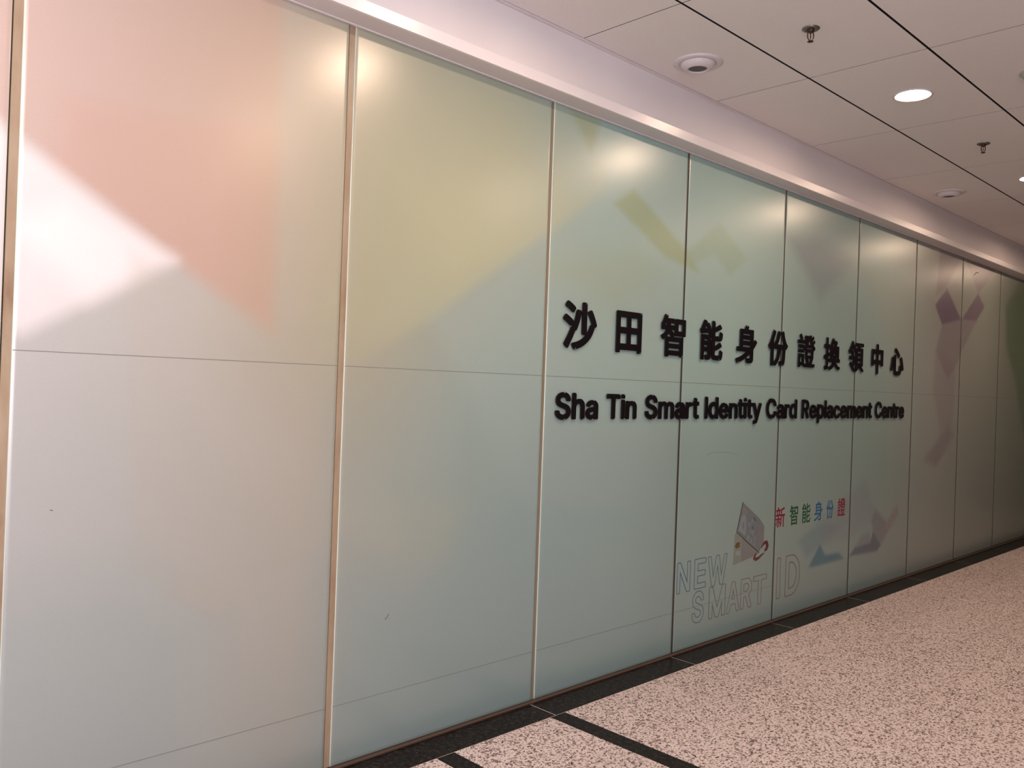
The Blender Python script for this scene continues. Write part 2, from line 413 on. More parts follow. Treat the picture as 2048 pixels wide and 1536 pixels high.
# ---------------------------------------------------------------- raised lettering
GL = {
 '沙': [[329,-119,357,-120,415,-105,489,-82,551,-57,603,-32,649,-5,711,39,778,101,816,143,847,185,889,257,907,295,930,355,971,375,995,399,995,425,961,511,907,615,854,699,831,721,811,722,749,696,723,671,723,645,788,537,820,469,840,421,837,418,813,417,790,395,765,335,741,289,707,237,699,227,695,227,694,837,691,846,671,865,575,866,552,845,550,835,550,219,575,194,661,194,665,193,665,189,631,158,589,129,525,93,471,69,415,49,353,31,291,17,284,13,265,-7,265,-31,285,-59,305,-95],[121,-99,145,-99,171,-73,242,49,294,143,344,243,347,262,373,264,379,268,399,289,422,331,472,449,501,539,527,637,527,667,503,690,435,704,413,704,406,701,387,681,363,589,336,503,312,443,288,391,261,343,243,338,221,315,131,149,37,-3,36,-23,39,-30,65,-56],[209,357,233,357,256,379,297,439,298,459,296,465,272,489,255,501,165,554,93,587,73,588,65,586,40,561,6,515,4,495,6,485,27,465,123,413],[267,629,291,629,318,655,357,709,358,729,356,737,329,763,293,787,233,822,147,861,125,862,119,860,98,839,61,791,58,781,60,761,83,739,167,695,213,667]],
 '田': [[87,-103,183,-103,203,-83,204,-47,207,-43,213,-42,791,-42,798,-47,799,-83,821,-104,915,-104,921,-102,936,-87,940,-75,940,777,938,785,923,800,911,804,93,804,85,802,70,787,66,775,66,-77,68,-85],[207,99,204,107,205,313,213,316,421,315,424,307,423,101,415,98],[567,99,564,109,564,307,567,315,789,316,797,313,798,107,795,99],[207,457,204,467,204,657,207,665,415,666,423,663,424,465,421,457],[567,457,564,467,564,657,567,665,789,666,797,663,798,465,795,457]],
 '智': [[187,-105,277,-106,294,-91,297,-73,303,-70,703,-70,709,-73,713,-90,725,-102,733,-104,819,-104,836,-89,838,-77,838,335,836,345,823,358,817,360,493,360,484,363,499,380,521,398,535,386,543,384,899,384,911,390,920,399,922,407,922,761,920,771,907,784,897,786,539,786,524,773,520,765,519,627,363,628,356,633,356,663,359,669,483,670,489,672,501,684,504,693,504,763,502,769,492,779,481,784,251,784,247,789,256,817,256,837,239,855,179,868,159,868,151,866,136,851,115,795,90,743,61,697,25,653,24,635,32,621,24,607,24,533,37,518,45,514,191,514,196,513,197,509,169,470,135,443,86,413,30,387,17,373,16,355,20,347,53,314,67,296,81,284,101,285,163,317,167,318,170,315,170,-83,172,-91],[299,47,296,53,296,85,301,92,701,92,707,91,710,87,710,51,705,46],[299,205,296,211,296,241,303,246,701,246,707,245,710,239,710,209,703,204],[233,360,230,363,232,367,297,432,359,389,392,363,385,360],[515,429,499,441,397,505,389,511,390,513,519,515,520,433,519,429],[645,505,642,513,643,663,651,666,795,665,798,657,797,507,789,504],[169,628,166,633,191,669,225,670,231,667,232,635,229,629]],
 '能': [[91,-107,177,-108,197,-89,198,89,203,96,347,96,355,93,356,25,353,19,257,20,237,1,237,-21,259,-81,279,-103,375,-104,419,-97,445,-85,474,-55,482,-37,486,3,486,485,484,495,468,513,519,540,522,535,524,467,529,445,539,423,554,405,538,399,524,385,522,377,522,29,527,-19,539,-49,567,-78,587,-89,625,-98,671,-100,853,-100,885,-98,909,-92,923,-85,954,-57,968,-35,977,-11,988,47,992,107,973,127,943,137,905,156,887,155,869,137,862,53,857,33,852,27,839,24,673,24,657,27,654,31,654,121,657,129,767,164,849,196,929,235,948,255,946,275,900,327,883,344,875,346,857,345,793,311,699,271,661,257,656,257,654,261,654,367,657,373,875,374,891,377,913,385,930,397,953,423,963,441,972,467,978,499,982,539,981,565,963,583,920,599,897,612,879,611,861,593,854,523,849,505,843,499,665,498,659,499,655,503,654,579,657,587,851,653,915,680,934,697,936,709,934,721,872,789,865,792,845,791,737,743,657,714,654,719,654,841,652,849,637,864,631,866,541,865,525,850,522,843,522,613,519,603,491,655,449,723,403,787,385,806,363,808,307,788,306,791,314,807,314,825,293,847,217,870,199,869,183,854,143,775,91,693,69,664,47,652,31,635,31,613,56,545,75,527,93,526,129,534,181,540,391,556,397,552,408,527,416,515,407,512,95,512,88,509,73,493,72,-83,74,-91],[201,213,198,217,198,241,203,248,349,248,356,243,356,217,351,212],[201,363,198,367,198,385,203,392,349,392,356,387,356,367,351,362],[231,664,228,667,230,671,281,746,289,739,332,673,331,669,327,668]],
 '身': [[79,-115,101,-115,211,-80,289,-51,391,-8,517,55,569,85,671,150,674,141,674,35,671,29,655,26,493,28,487,26,472,11,471,-11,497,-83,512,-99,519,-102,649,-102,681,-100,721,-93,745,-85,761,-76,788,-49,799,-23,804,21,805,261,862,319,912,375,966,445,968,457,966,469,949,485,887,516,871,518,863,516,847,500,812,453,807,449,805,450,804,747,802,753,787,768,779,770,551,771,551,777,572,821,572,837,567,844,551,858,477,870,455,870,447,868,429,849,409,795,396,771,207,770,201,768,186,753,184,743,184,317,177,312,75,312,67,310,50,291,51,209,66,193,73,190,481,190,492,187,461,168,409,141,279,83,137,33,31,2,15,-15,15,-35,60,-97],[317,313,314,319,314,347,319,354,665,354,671,353,674,349,674,317,669,312],[317,469,314,475,314,499,321,504,665,504,671,503,674,497,674,473,667,468],[317,617,314,621,314,643,321,648,665,648,671,647,674,641,674,621,667,616]],
 '份': [[153,-109,243,-110,266,-87,266,401,269,411,300,367,321,348,341,349,365,368,389,348,481,348,487,345,478,289,459,219,440,169,421,131,401,99,378,69,353,45,295,6,274,-17,276,-39,341,-108,349,-110,367,-108,399,-87,431,-62,488,-5,531,53,560,107,587,175,609,257,624,343,629,348,737,348,743,345,740,269,730,149,717,67,708,35,703,26,695,24,647,24,583,28,576,25,560,9,558,-11,573,-49,579,-81,596,-99,603,-102,705,-104,741,-102,765,-96,783,-87,810,-63,830,-37,847,13,862,105,881,377,885,377,891,373,909,357,925,356,931,358,950,377,970,407,1000,437,1002,455,999,462,982,479,932,523,895,569,867,611,839,665,819,713,784,827,765,848,741,850,677,837,657,817,656,797,679,711,711,621,744,553,787,485,787,479,467,479,467,485,503,541,550,631,583,713,606,787,605,807,583,828,515,844,499,844,491,842,473,823,449,747,433,705,404,641,379,599,328,527,297,494,269,472,266,479,267,591,329,725,359,801,360,821,357,828,339,845,269,866,249,865,229,845,184,731,138,639,83,549,44,495,6,451,4,445,5,425,47,355,67,335,83,334,89,336,127,376,131,375,132,-83,134,-91]],
 '證': [[71,-87,145,-87,158,-73,159,-43,167,-40,351,-40,363,-38,366,-41,367,-63,377,-74,385,-76,955,-76,961,-75,970,-67,974,-59,974,11,972,17,961,27,811,28,804,31,863,149,865,163,876,169,886,181,887,417,891,418,913,404,929,405,988,465,992,473,992,485,987,492,924,539,899,564,886,581,891,587,955,632,970,647,974,657,971,670,929,710,913,720,899,718,833,666,827,668,821,681,823,689,876,731,909,765,909,781,884,807,853,833,839,834,787,786,779,784,761,837,751,848,743,850,731,850,673,837,662,827,659,815,655,813,613,826,419,824,404,809,404,739,406,733,415,724,431,719,399,686,393,684,381,690,276,691,276,695,291,711,290,731,254,795,213,855,201,867,183,866,135,835,126,827,122,819,124,803,161,743,187,693,181,690,41,690,33,688,23,677,22,667,22,605,24,599,33,590,43,588,381,588,387,590,396,599,401,620,447,588,458,575,439,550,409,520,371,492,368,497,368,543,353,558,75,558,60,543,61,471,71,460,79,458,347,458,374,433,394,407,407,395,423,395,445,409,451,409,452,181,465,167,481,165,484,163,485,145,515,81,532,33,530,29,525,28,373,27,372,277,370,283,359,293,73,294,60,283,58,273,58,-69,60,-77],[653,29,635,85,600,163,607,166,738,165,739,159,727,127,683,32,677,28],[161,65,158,73,159,187,167,190,269,189,272,181,271,67,263,64],[559,267,556,277,556,339,559,345,769,346,777,343,778,273,775,267],[73,329,353,328,368,343,368,411,359,422,351,426,75,426,62,415,60,407,60,343],[495,446,492,449,494,453,523,480,537,474,799,474,805,475,817,484,824,481,854,449,845,446],[597,574,594,577,595,581,633,659,667,761,671,763,710,661,751,577,743,574],[513,673,443,719,455,722,536,721,536,713,523,683,518,673]],
 '換': [[325,-105,343,-105,425,-84,491,-58,525,-40,551,-24,589,8,612,31,647,75,651,74,670,49,705,12,753,-27,809,-59,883,-87,925,-98,941,-97,958,-81,979,-47,998,-23,997,-9,981,7,949,13,887,30,855,43,809,67,765,100,741,131,742,135,747,136,963,136,970,139,983,153,984,225,982,233,965,248,925,248,920,253,919,609,906,623,899,626,757,627,757,633,786,683,806,723,808,739,806,747,791,761,747,790,617,789,616,793,626,819,626,833,612,849,603,853,547,862,529,862,520,855,508,841,474,767,435,703,386,637,341,592,338,597,338,643,323,660,315,662,251,662,245,665,244,841,242,849,225,864,147,863,133,850,130,843,129,665,123,662,35,662,16,643,16,565,18,559,29,548,39,544,125,544,130,537,129,370,123,366,21,333,7,320,4,313,4,299,20,231,35,214,55,212,123,236,127,237,130,233,129,24,121,20,47,20,28,1,28,-11,37,-35,48,-81,60,-95,69,-100,131,-100,167,-96,187,-90,203,-82,229,-56,239,-33,244,13,245,279,249,283,319,309,336,325,338,333,332,409,318,425,313,428,301,428,251,410,245,411,244,535,247,543,315,543,340,521,370,485,389,481,392,477,392,253,385,248,321,248,305,234,302,223,302,159,304,151,317,138,323,136,537,136,544,133,531,111,509,86,461,54,435,41,375,19,295,-1,278,-15,274,-21,275,-35,293,-61,308,-89],[503,249,500,255,501,281,505,282,523,270,535,270,554,287,565,301,602,359,651,466,659,457,697,392,743,292,757,278,763,276,777,277,805,289,810,285,810,255,807,249,707,249,704,255,710,299,710,323,706,333,695,344,689,346,615,346,607,342,594,327,590,277,583,249],[503,394,500,403,501,513,507,516,557,515,557,511,524,431],[807,407,743,509,743,515,803,516,809,513,810,415],[651,499,638,511,638,515,671,514,657,500],[527,627,526,633,557,677,645,678,651,675,633,643,621,627]],
 '領': [[423,-105,447,-104,515,-74,575,-39,649,14,680,47,679,63,657,85,663,88,747,87,747,83,719,57,718,45,721,38,735,25,839,-48,905,-105,927,-104,977,-68,995,-49,995,-31,969,-4,851,85,857,88,925,88,944,107,943,641,930,655,923,658,755,658,751,659,749,663,759,699,765,704,951,704,959,706,974,723,974,795,972,803,957,817,445,817,430,803,428,795,428,723,443,706,451,704,623,704,627,703,629,699,619,659,485,658,468,643,463,622,315,771,315,779,328,807,328,819,325,826,311,839,265,870,249,872,229,853,199,792,171,745,113,663,58,599,5,549,6,531,44,471,57,458,63,456,77,458,151,532,157,533,205,461,236,401,235,397,231,396,77,396,69,394,56,381,54,371,54,303,68,287,77,284,311,284,318,281,279,207,245,154,240,155,166,211,151,214,143,210,86,153,84,143,86,133,101,118,157,76,204,33,246,-15,278,-61,293,-76,299,-78,313,-77,355,-38],[379,-6,371,11,330,65,329,71,363,123,402,191,463,320,466,307,467,105,485,88,541,88,546,85,511,59,457,28],[585,195,582,201,582,237,587,244,817,244,823,243,826,239,826,199,821,194],[585,349,582,355,582,391,587,398,817,398,823,397,826,393,826,353,821,348],[461,365,405,400,391,400,377,396,323,397,323,401,345,423,345,443,319,495,283,549,255,584,239,598,225,597,191,575,195,585,255,670,261,670,290,643,345,584,404,511,419,496,437,495,461,522,465,522,466,371,465,365],[585,503,582,509,582,543,587,550,817,550,823,549,826,545,826,507,821,502]],
 '中': [[447,-113,547,-114,571,-91,572,205,575,213,787,214,792,209,793,181,812,161,819,158,911,158,932,177,936,185,935,673,916,693,909,696,575,697,572,703,572,849,553,870,545,874,449,874,426,853,424,845,424,703,421,697,89,696,83,694,72,683,62,669,63,175,87,152,179,152,186,155,205,175,206,209,211,214,421,213,424,205,424,-87,427,-94],[209,357,206,367,206,545,209,553,415,554,423,551,424,365,421,357],[575,357,572,367,572,545,575,553,783,554,791,551,792,365,789,357]],
 '心': [[392,-95,665,-96,697,-91,717,-84,733,-75,770,-41,784,-19,793,1,802,31,812,89,818,163,818,193,793,218,751,236,725,251,701,251,678,227,670,107,663,73,653,49,633,44,427,44,413,47,408,61,408,571,383,596,287,596,265,576,262,567,262,27,264,7,272,-21,281,-37,313,-70,339,-85,363,-92],[106,43,131,43,152,63,171,115,208,259,240,449,239,483,219,504,211,508,147,520,123,519,101,497,88,409,65,299,43,215,10,117,11,97,33,74],[881,73,907,73,977,101,999,123,1000,149,979,229,948,325,905,435,872,509,864,525,845,544,819,546,749,518,729,497,728,471,763,391,800,295,837,179,857,99],[599,495,619,494,625,496,677,548,697,571,698,593,696,599,616,677,515,759,405,839,387,840,379,838,312,771,310,759,312,741,335,718,411,662,503,586]],
 '.新': [[773,-85,847,-86,858,-77,858,417,865,422,963,424,968,433,968,503,963,510,955,512,637,513,634,521,634,681,639,686,731,702,835,727,929,757,936,765,933,774,874,829,867,832,789,807,697,783,555,755,545,747,544,411,540,283,530,193,521,149,506,97,501,98,466,169,417,248,407,249,379,236,355,222,350,213,434,47,441,42,449,43,487,65,495,67,485,41,452,-19,450,-27,455,-34,511,-78,523,-79,549,-41,569,-2,588,47,607,117,622,197,628,253,635,419,643,422,763,421,766,413,766,-73],[181,-67,247,-68,283,-61,303,-52,323,-29,330,1,331,261,339,264,507,264,514,267,518,275,518,339,511,349,337,350,331,353,330,359,330,427,333,433,517,434,529,441,530,507,525,516,415,518,410,521,455,643,455,661,503,662,513,669,513,739,501,746,345,747,297,839,289,850,281,854,213,838,205,831,206,821,237,757,237,747,63,746,56,743,52,735,53,669,63,662,117,661,117,645,135,595,152,525,151,521,145,518,41,516,36,507,37,441,47,434,235,434,242,429,242,357,239,351,51,350,44,347,40,339,40,275,47,265,233,264,241,261,242,25,239,18,231,14,165,14,156,9,155,-3,174,-59],[89,21,97,21,110,33,162,113,189,170,205,215,205,223,197,230,145,244,128,241,90,157,59,107,33,73,32,65,36,59],[243,519,229,581,203,657,204,661,361,661,363,655,353,623,317,521,309,518]],
 '.智': [[193,-89,273,-89,280,-81,281,-57,289,-54,719,-54,725,-57,726,-79,735,-88,817,-86,822,-73,822,329,820,339,807,344,201,344,191,342,186,331,186,-75,187,-83],[283,31,280,37,280,101,285,108,717,108,723,107,726,103,726,37,721,30],[283,189,280,195,280,255,285,262,717,262,723,261,726,257,726,195,721,188],[85,301,103,304,185,351,224,381,267,424,291,454,297,453,441,350,450,353,503,404,506,413,499,421,329,527,337,530,501,530,512,535,514,601,507,611,345,612,338,617,340,679,343,685,475,686,485,690,488,699,488,755,484,765,475,768,225,769,223,775,240,823,237,836,225,841,173,852,161,852,153,846,131,788,106,737,77,691,41,647,40,641,45,634,74,615,49,612,41,605,40,539,51,530,219,530,225,525,196,477,159,440,113,409,34,369,34,355],[543,401,891,400,903,404,906,415,906,755,902,767,891,770,551,770,539,766,536,755,536,413],[629,489,626,497,627,679,635,682,811,681,814,673,813,491,805,488],[135,613,135,619,180,685,241,686,247,683,248,627,243,613]],
 '.能': [[97,-89,169,-90,179,-83,180,107,185,114,365,114,373,111,374,19,369,3,355,0,265,2,255,-5,255,-15,277,-75,285,-85,369,-86,411,-80,439,-67,457,-47,466,-21,468,9,468,479,463,492,453,494,105,494,92,489,90,479,90,-75,91,-83],[670,-81,849,-82,889,-78,917,-67,943,-41,957,-11,968,37,974,101,967,109,937,119,901,137,891,136,886,129,882,61,875,29,868,15,857,8,667,6,643,12,638,17,636,27,636,135,639,143,761,182,841,213,923,253,929,259,930,265,882,321,875,327,867,328,746,269,639,231,636,237,635,377,625,384,549,384,541,377,540,369,540,37,547,-21,559,-46,573,-60,589,-69,631,-80],[183,195,180,205,180,259,183,265,365,266,373,263,374,201,371,195],[183,345,180,355,180,403,183,409,365,410,373,407,374,351,371,345],[626,393,869,392,903,401,926,417,939,435,949,457,960,505,964,557,955,566,887,594,878,585,874,529,867,499,861,487,855,483,843,480,659,480,641,485,636,499,638,601,845,671,909,698,916,703,918,711,870,767,863,773,855,774,743,725,639,687,636,695,635,841,625,848,549,848,542,843,540,835,542,471,551,439,573,412,593,401],[433,525,445,525,503,552,511,559,512,567,493,611,459,673,409,749,377,789,367,789,313,768,302,757,304,749,361,661,362,653,191,643,193,651,255,741,296,813,295,821,287,829,215,851,205,851,199,845,162,771,109,687,78,649,53,634,48,627,73,553,83,544,175,558,405,574,427,531]],
 '.身': [[85,-97,95,-97,147,-81,257,-43,413,23,563,103,689,186,692,179,692,29,688,15,663,8,499,10,489,3,490,-9,514,-75,525,-84,643,-84,703,-78,743,-66,770,-43,781,-17,786,27,787,269,882,367,913,405,950,457,940,469,881,498,871,499,806,417,793,402,787,401,786,739,781,750,771,752,521,752,518,757,551,821,553,833,545,840,463,852,455,851,447,843,427,789,409,753,215,752,204,747,202,737,202,299,195,294,73,292,68,281,70,213,81,208,547,208,557,205,466,149,319,79,215,39,37,-16,32,-23,33,-29],[299,295,296,301,296,365,301,372,683,372,689,371,692,367,692,305,679,294],[299,451,296,457,296,515,301,522,683,522,689,521,692,517,692,457,687,450],[299,599,296,605,296,659,301,666,683,666,689,665,692,661,692,605,687,598]],
 '.份': [[159,-89,235,-90,242,-87,246,-79,246,593,309,731,340,813,338,821,331,826,263,846,255,845,249,839,204,725,141,603,89,523,24,439,25,431,67,361,77,354,98,371,147,435,152,433,152,-77],[349,-89,363,-87,426,-41,468,1,511,59,540,113,568,183,590,265,605,357,607,365,611,368,759,368,765,363,750,143,738,63,727,27,718,11,705,4,641,4,597,8,583,6,578,-5,593,-43,599,-75,607,-82,641,-84,705,-84,755,-77,775,-68,790,-57,807,-35,816,-17,834,51,842,113,863,421,869,420,913,378,921,376,930,383,950,413,979,442,982,449,976,459,912,517,875,563,847,605,811,677,787,741,765,819,757,829,747,830,685,818,677,811,676,801,699,717,732,625,765,557,803,497,829,463,828,459,427,459,429,467,483,547,529,635,563,719,585,789,585,801,577,808,505,824,493,817,453,699,424,635,399,593,348,521,273,447,274,437,325,369,333,368,341,373,383,412,386,407,386,377,393,369,503,368,510,363,502,303,485,233,461,165,442,127,411,79,385,48,359,25,303,-13,295,-21,296,-33]],
 '.證': [[75,-77,141,-77,148,-69,148,-35,153,-30,349,-30,360,-25,362,-15,362,269,357,282,347,284,83,284,70,279,68,269,68,-65],[383,-65,949,-66,961,-62,964,-53,964,7,957,17,793,18,786,21,854,155,849,166,830,173,867,176,876,185,876,423,872,433,861,436,475,436,465,433,462,423,462,185,471,176,515,176,522,173,499,164,494,151,533,65,546,21,539,18,383,17,376,7,376,-51,377,-59],[641,18,638,21,639,33,625,81,607,123,583,169,583,175,753,175,753,167,737,123,689,21,683,18],[151,55,148,63,149,197,157,200,279,199,282,191,281,57,273,54],[549,257,546,267,546,349,549,355,779,356,787,353,788,263,785,257],[77,339,349,338,358,349,358,407,353,414,345,416,79,416,72,411,70,403,70,349],[411,405,423,407,465,437,525,498,532,487,539,484,795,484,806,489,811,509,873,446,895,428,915,415,927,416,979,470,982,481,975,489,919,530,889,560,871,585,951,642,963,655,963,663,911,710,903,708,829,651,825,652,819,661,807,687,894,763,900,771,898,779,861,814,849,823,843,824,775,765,751,833,745,839,735,840,675,826,670,819,671,807,699,717,729,645,770,567,763,564,581,564,576,567,577,571,616,647,649,737,662,787,661,795,655,801,607,816,427,814,417,810,414,801,414,743,421,733,545,732,552,729,534,681,519,656,439,708,429,704,391,664,385,676,377,680,244,681,246,687,279,712,282,723,255,773,203,851,197,857,189,857,139,825,132,817,134,807,180,731,203,683,197,680,39,679,32,669,34,603,45,598,377,598,387,605,388,637,393,640,451,598,472,577,450,547,414,511,361,469,362,459],[77,469,349,468,358,477,358,539,353,546,345,548,79,548,72,543,70,535,70,479]],
 'S': [[180,-33,261,-34,279,-32,323,-20,347,-8,372,9,409,49,423,73,434,111,434,165,427,193,413,219,381,254,349,276,307,295,217,321,171,338,151,351,145,363,142,375,144,387,150,401,158,411,183,424,219,432,235,432,257,427,273,421,293,411,303,397,312,369,331,352,407,352,424,367,426,373,426,397,423,415,410,447,391,474,359,504,337,518,309,531,271,540,243,542,205,542,185,540,147,531,111,515,90,501,53,463,41,445,35,431,26,397,26,351,33,321,46,295,79,260,103,243,139,225,239,195,290,177,306,167,315,153,318,141,316,125,308,109,302,101,277,87,251,79,233,76,213,76,189,81,169,88,151,98,145,104,139,115,129,145,111,162,31,162,14,147,12,141,12,123,19,89,30,63,47,38,77,8,102,-9,123,-19,141,-25]],
 'h': [[43,-25,121,-26,127,-22,139,-9,140,229,142,245,149,265,161,285,179,295,203,302,217,302,229,299,249,290,259,277,267,253,270,235,271,-9,283,-22,289,-26,361,-26,371,-22,382,-11,384,-5,384,253,378,301,369,325,354,351,320,385,295,399,279,405,255,410,201,410,175,404,145,390,142,391,140,397,140,515,127,530,119,534,45,534,30,521,26,513,26,-3,28,-11]],
 'a': [[126,-33,191,-34,225,-25,251,-12,269,-26,341,-26,349,-22,362,-7,362,281,358,305,343,339,308,377,287,392,257,403,221,410,165,410,137,405,111,397,87,385,58,363,29,329,17,305,17,281,31,266,89,248,109,249,125,264,134,279,143,287,161,297,185,304,205,304,231,295,239,289,246,273,248,261,243,256,139,242,109,235,81,225,61,215,50,207,24,181,13,163,4,129,4,89,9,63,19,39,32,21,67,-11,89,-23],[161,73,139,79,125,87,119,105,121,115,125,123,141,131,171,140,241,150,249,148,250,141,243,115,229,92,199,77,177,72]],
 'T': [[183,-25,263,-26,273,-18,282,-7,283,423,289,426,419,426,427,428,442,445,442,511,440,519,425,533,29,534,21,532,7,517,6,445,10,439,23,427,159,426,165,423,166,-3,168,-11]],
 'n': [[43,-25,121,-26,127,-22,139,-9,140,229,142,245,149,265,161,285,179,295,203,302,217,302,229,299,249,290,259,277,267,253,270,235,271,-9,285,-24,293,-26,365,-26,382,-11,384,-1,384,249,380,291,371,321,355,349,322,383,307,393,285,403,257,410,205,410,173,403,141,388,123,404,115,406,45,406,28,391,26,381,26,-3,28,-11]],
 'm': [[43,-25,121,-26,127,-22,139,-9,140,245,147,269,157,286,178,299,199,304,223,298,235,291,243,277,248,261,248,-5,250,-11,262,-23,271,-26,341,-26,348,-23,361,-9,362,253,369,275,377,289,391,297,419,304,445,297,457,290,463,281,470,255,471,-9,483,-22,489,-26,559,-26,567,-24,580,-11,582,-5,582,287,575,319,568,337,557,353,527,384,515,393,489,405,459,412,413,412,377,403,353,391,321,366,315,368,281,399,267,406,243,412,199,412,185,410,165,403,139,390,123,404,117,406,49,406,41,404,28,391,26,383,26,-1,28,-11]],
 'r': [[43,-25,121,-26,127,-22,139,-9,140,237,144,257,155,278,163,285,177,292,209,300,235,296,251,296,268,311,270,319,270,391,266,397,253,409,185,410,157,401,139,392,135,392,119,406,47,406,40,403,27,389,26,-3,28,-11]],
 't': [[140,-29,193,-30,211,-27,222,-23,238,-5,238,19,229,57,226,65,209,80,193,80,171,76,159,79,155,85,152,101,152,297,155,301,159,302,211,302,227,316,230,325,230,387,222,397,211,406,159,406,153,409,152,479,137,496,129,498,57,498,46,489,38,479,37,409,33,406,-3,405,-19,389,-20,321,-16,315,-3,303,33,302,38,297,38,85,40,61,48,37,61,16,93,-13,115,-24]],
 'd': [[166,-33,219,-34,235,-32,253,-26,285,-9,305,-26,377,-26,384,-23,397,-9,398,511,396,519,381,533,303,534,286,519,284,511,284,395,281,389,253,403,223,410,167,410,137,403,121,397,87,376,55,344,31,307,21,283,12,249,8,217,8,163,14,117,26,81,44,47,59,28,83,4,107,-13,125,-22,145,-29],[193,75,173,81,159,89,150,97,143,109,133,131,127,153,122,193,124,213,132,245,140,265,151,281,157,287,171,295,189,301,205,304,237,295,251,288,261,277,269,263,277,243,284,213,286,185,277,137,268,113,256,93,244,85,225,77,213,74]],
 'e': [[178,-33,239,-34,257,-32,283,-25,313,-12,332,1,370,39,382,57,390,77,389,101,375,116,315,132,301,132,295,130,280,115,268,93,257,85,237,77,213,72,187,77,159,89,147,99,135,121,130,133,131,136,135,138,169,140,257,140,271,142,359,142,381,145,397,161,398,205,394,253,381,297,365,327,350,347,333,364,303,387,283,397,265,403,235,410,177,410,151,405,119,394,91,375,54,339,33,307,19,273,10,235,8,213,8,161,12,127,23,91,41,55,55,36,76,15,103,-7,137,-24],[135,246,132,249,134,257,151,284,175,297,203,304,233,298,253,287,263,275,274,251,273,247,267,246]],
 'y': [[74,-171,99,-172,123,-170,157,-158,177,-144,195,-126,217,-96,235,-55,396,365,398,373,397,389,381,405,299,406,280,389,203,179,195,162,192,165,187,177,109,390,91,406,17,406,7,404,-7,389,-8,371,-3,355,132,1,131,-7,121,-35,109,-57,93,-63,75,-60,53,-61,38,-75,33,-83,22,-125,23,-149,41,-166]],
 'C': [[226,-31,301,-32,317,-30,357,-19,397,1,429,26,447,44,465,67,485,103,498,143,497,169,481,185,401,186,383,169,375,147,365,127,355,113,345,105,321,92,301,85,279,80,257,80,221,89,187,107,170,123,153,151,141,181,132,219,130,243,132,291,140,325,156,363,175,392,197,408,219,419,249,428,269,430,297,425,325,415,354,397,370,373,383,339,399,323,479,322,485,326,497,339,498,365,487,401,467,439,450,461,419,492,383,516,341,533,309,540,287,542,249,542,203,536,167,523,143,511,125,499,79,456,49,413,31,373,18,321,14,277,14,225,18,187,27,149,35,125,55,85,81,50,123,11,147,-5,167,-15,189,-23]],
 'p': [[43,-167,121,-168,138,-153,140,-145,141,-13,145,-12,175,-27,203,-34,255,-34,291,-26,315,-15,339,2,370,33,383,51,396,75,409,113,416,155,416,223,407,271,399,295,390,315,372,341,335,378,301,398,281,405,259,410,201,410,177,405,141,387,119,406,49,406,41,404,27,389,26,-145,28,-153],[209,75,181,85,170,93,161,105,153,121,145,145,139,189,140,211,147,241,155,261,165,279,173,287,185,294,199,300,221,304,243,299,257,294,270,285,278,275,289,253,296,233,302,199,302,181,297,151,290,127,280,107,271,93,255,83,233,75]],
 'c': [[176,-33,237,-34,269,-27,303,-13,324,1,362,39,376,59,388,89,387,111,371,128,317,142,299,142,293,140,279,125,268,103,261,92,243,82,219,74,207,73,195,74,169,83,153,94,140,115,127,153,122,193,127,223,135,249,147,273,159,287,175,296,205,304,237,297,262,283,270,271,278,251,291,238,297,236,315,236,369,250,382,261,388,269,387,287,374,319,356,345,333,368,307,387,289,396,269,403,239,410,181,410,161,407,131,398,97,379,58,343,39,317,22,283,10,235,8,209,8,163,10,141,22,93,39,59,60,31,82,9,103,-7,131,-22,153,-29]],
 'I': [[51,-25,129,-26,144,-13,148,-5,148,511,144,521,133,532,127,534,53,534,38,521,34,513,34,-3,36,-11]],
 'R': [[51,-25,129,-26,135,-22,147,-9,148,181,151,187,155,188,201,188,207,185,306,-5,323,-24,331,-26,411,-26,418,-23,431,-9,431,11,333,203,335,207,360,225,391,256,411,287,419,307,426,337,426,381,424,397,415,427,401,453,385,474,367,492,335,516,301,529,271,534,55,534,48,531,35,517,34,-3,36,-11],[151,301,149,303,148,311,148,417,151,423,237,424,257,422,279,414,295,403,305,385,311,361,303,333,296,321,289,315,269,305,249,300]],
 'l': [[51,-25,129,-26,144,-13,148,-5,148,511,144,521,133,532,127,534,53,534,38,521,34,513,34,-3,36,-11]],
 'i': [[51,-25,129,-26,139,-18,148,-7,148,387,145,396,129,410,53,410,42,401,34,391,34,-3,36,-11],[51,435,127,434,133,436,145,448,148,457,148,513,146,519,134,531,125,534,55,534,49,532,37,520,34,511,34,453,38,447]],
 'oN': [[51,-25,131,-26,150,-7,150,305,153,315,359,-7,372,-21,381,-26,469,-26,475,-24,488,-11,490,-1,490,511,488,519,475,532,467,534,391,534,372,515,372,205,369,195,167,511,152,529,143,534,55,534,49,532,36,519,34,509,34,-3,36,-11]],
 'iN': [[57,-11,123,-12,130,-9,136,-1,137,372,375,-4,383,-11,389,-12,463,-12,474,-5,476,5,476,503,475,511,469,518,461,520,399,520,392,517,386,509,388,151,385,139,147,514,137,520,65,520,57,519,50,513,48,503,48,3,50,-5]],
 'oE': [[51,-25,379,-26,387,-24,401,-9,402,65,385,83,157,84,153,85,150,91,150,195,153,201,361,202,379,216,382,227,382,293,365,311,153,313,150,321,151,423,159,426,381,427,396,441,398,453,398,515,381,533,57,534,49,532,35,517,34,-3,36,-11]],
 'iE': [[57,-11,373,-12,381,-10,387,-3,388,57,385,64,377,70,143,70,139,71,136,77,136,207,139,215,355,216,366,223,368,233,368,287,357,298,139,299,136,307,137,437,145,440,375,441,383,449,384,457,384,507,375,519,63,520,55,518,49,511,48,3,50,-5]],
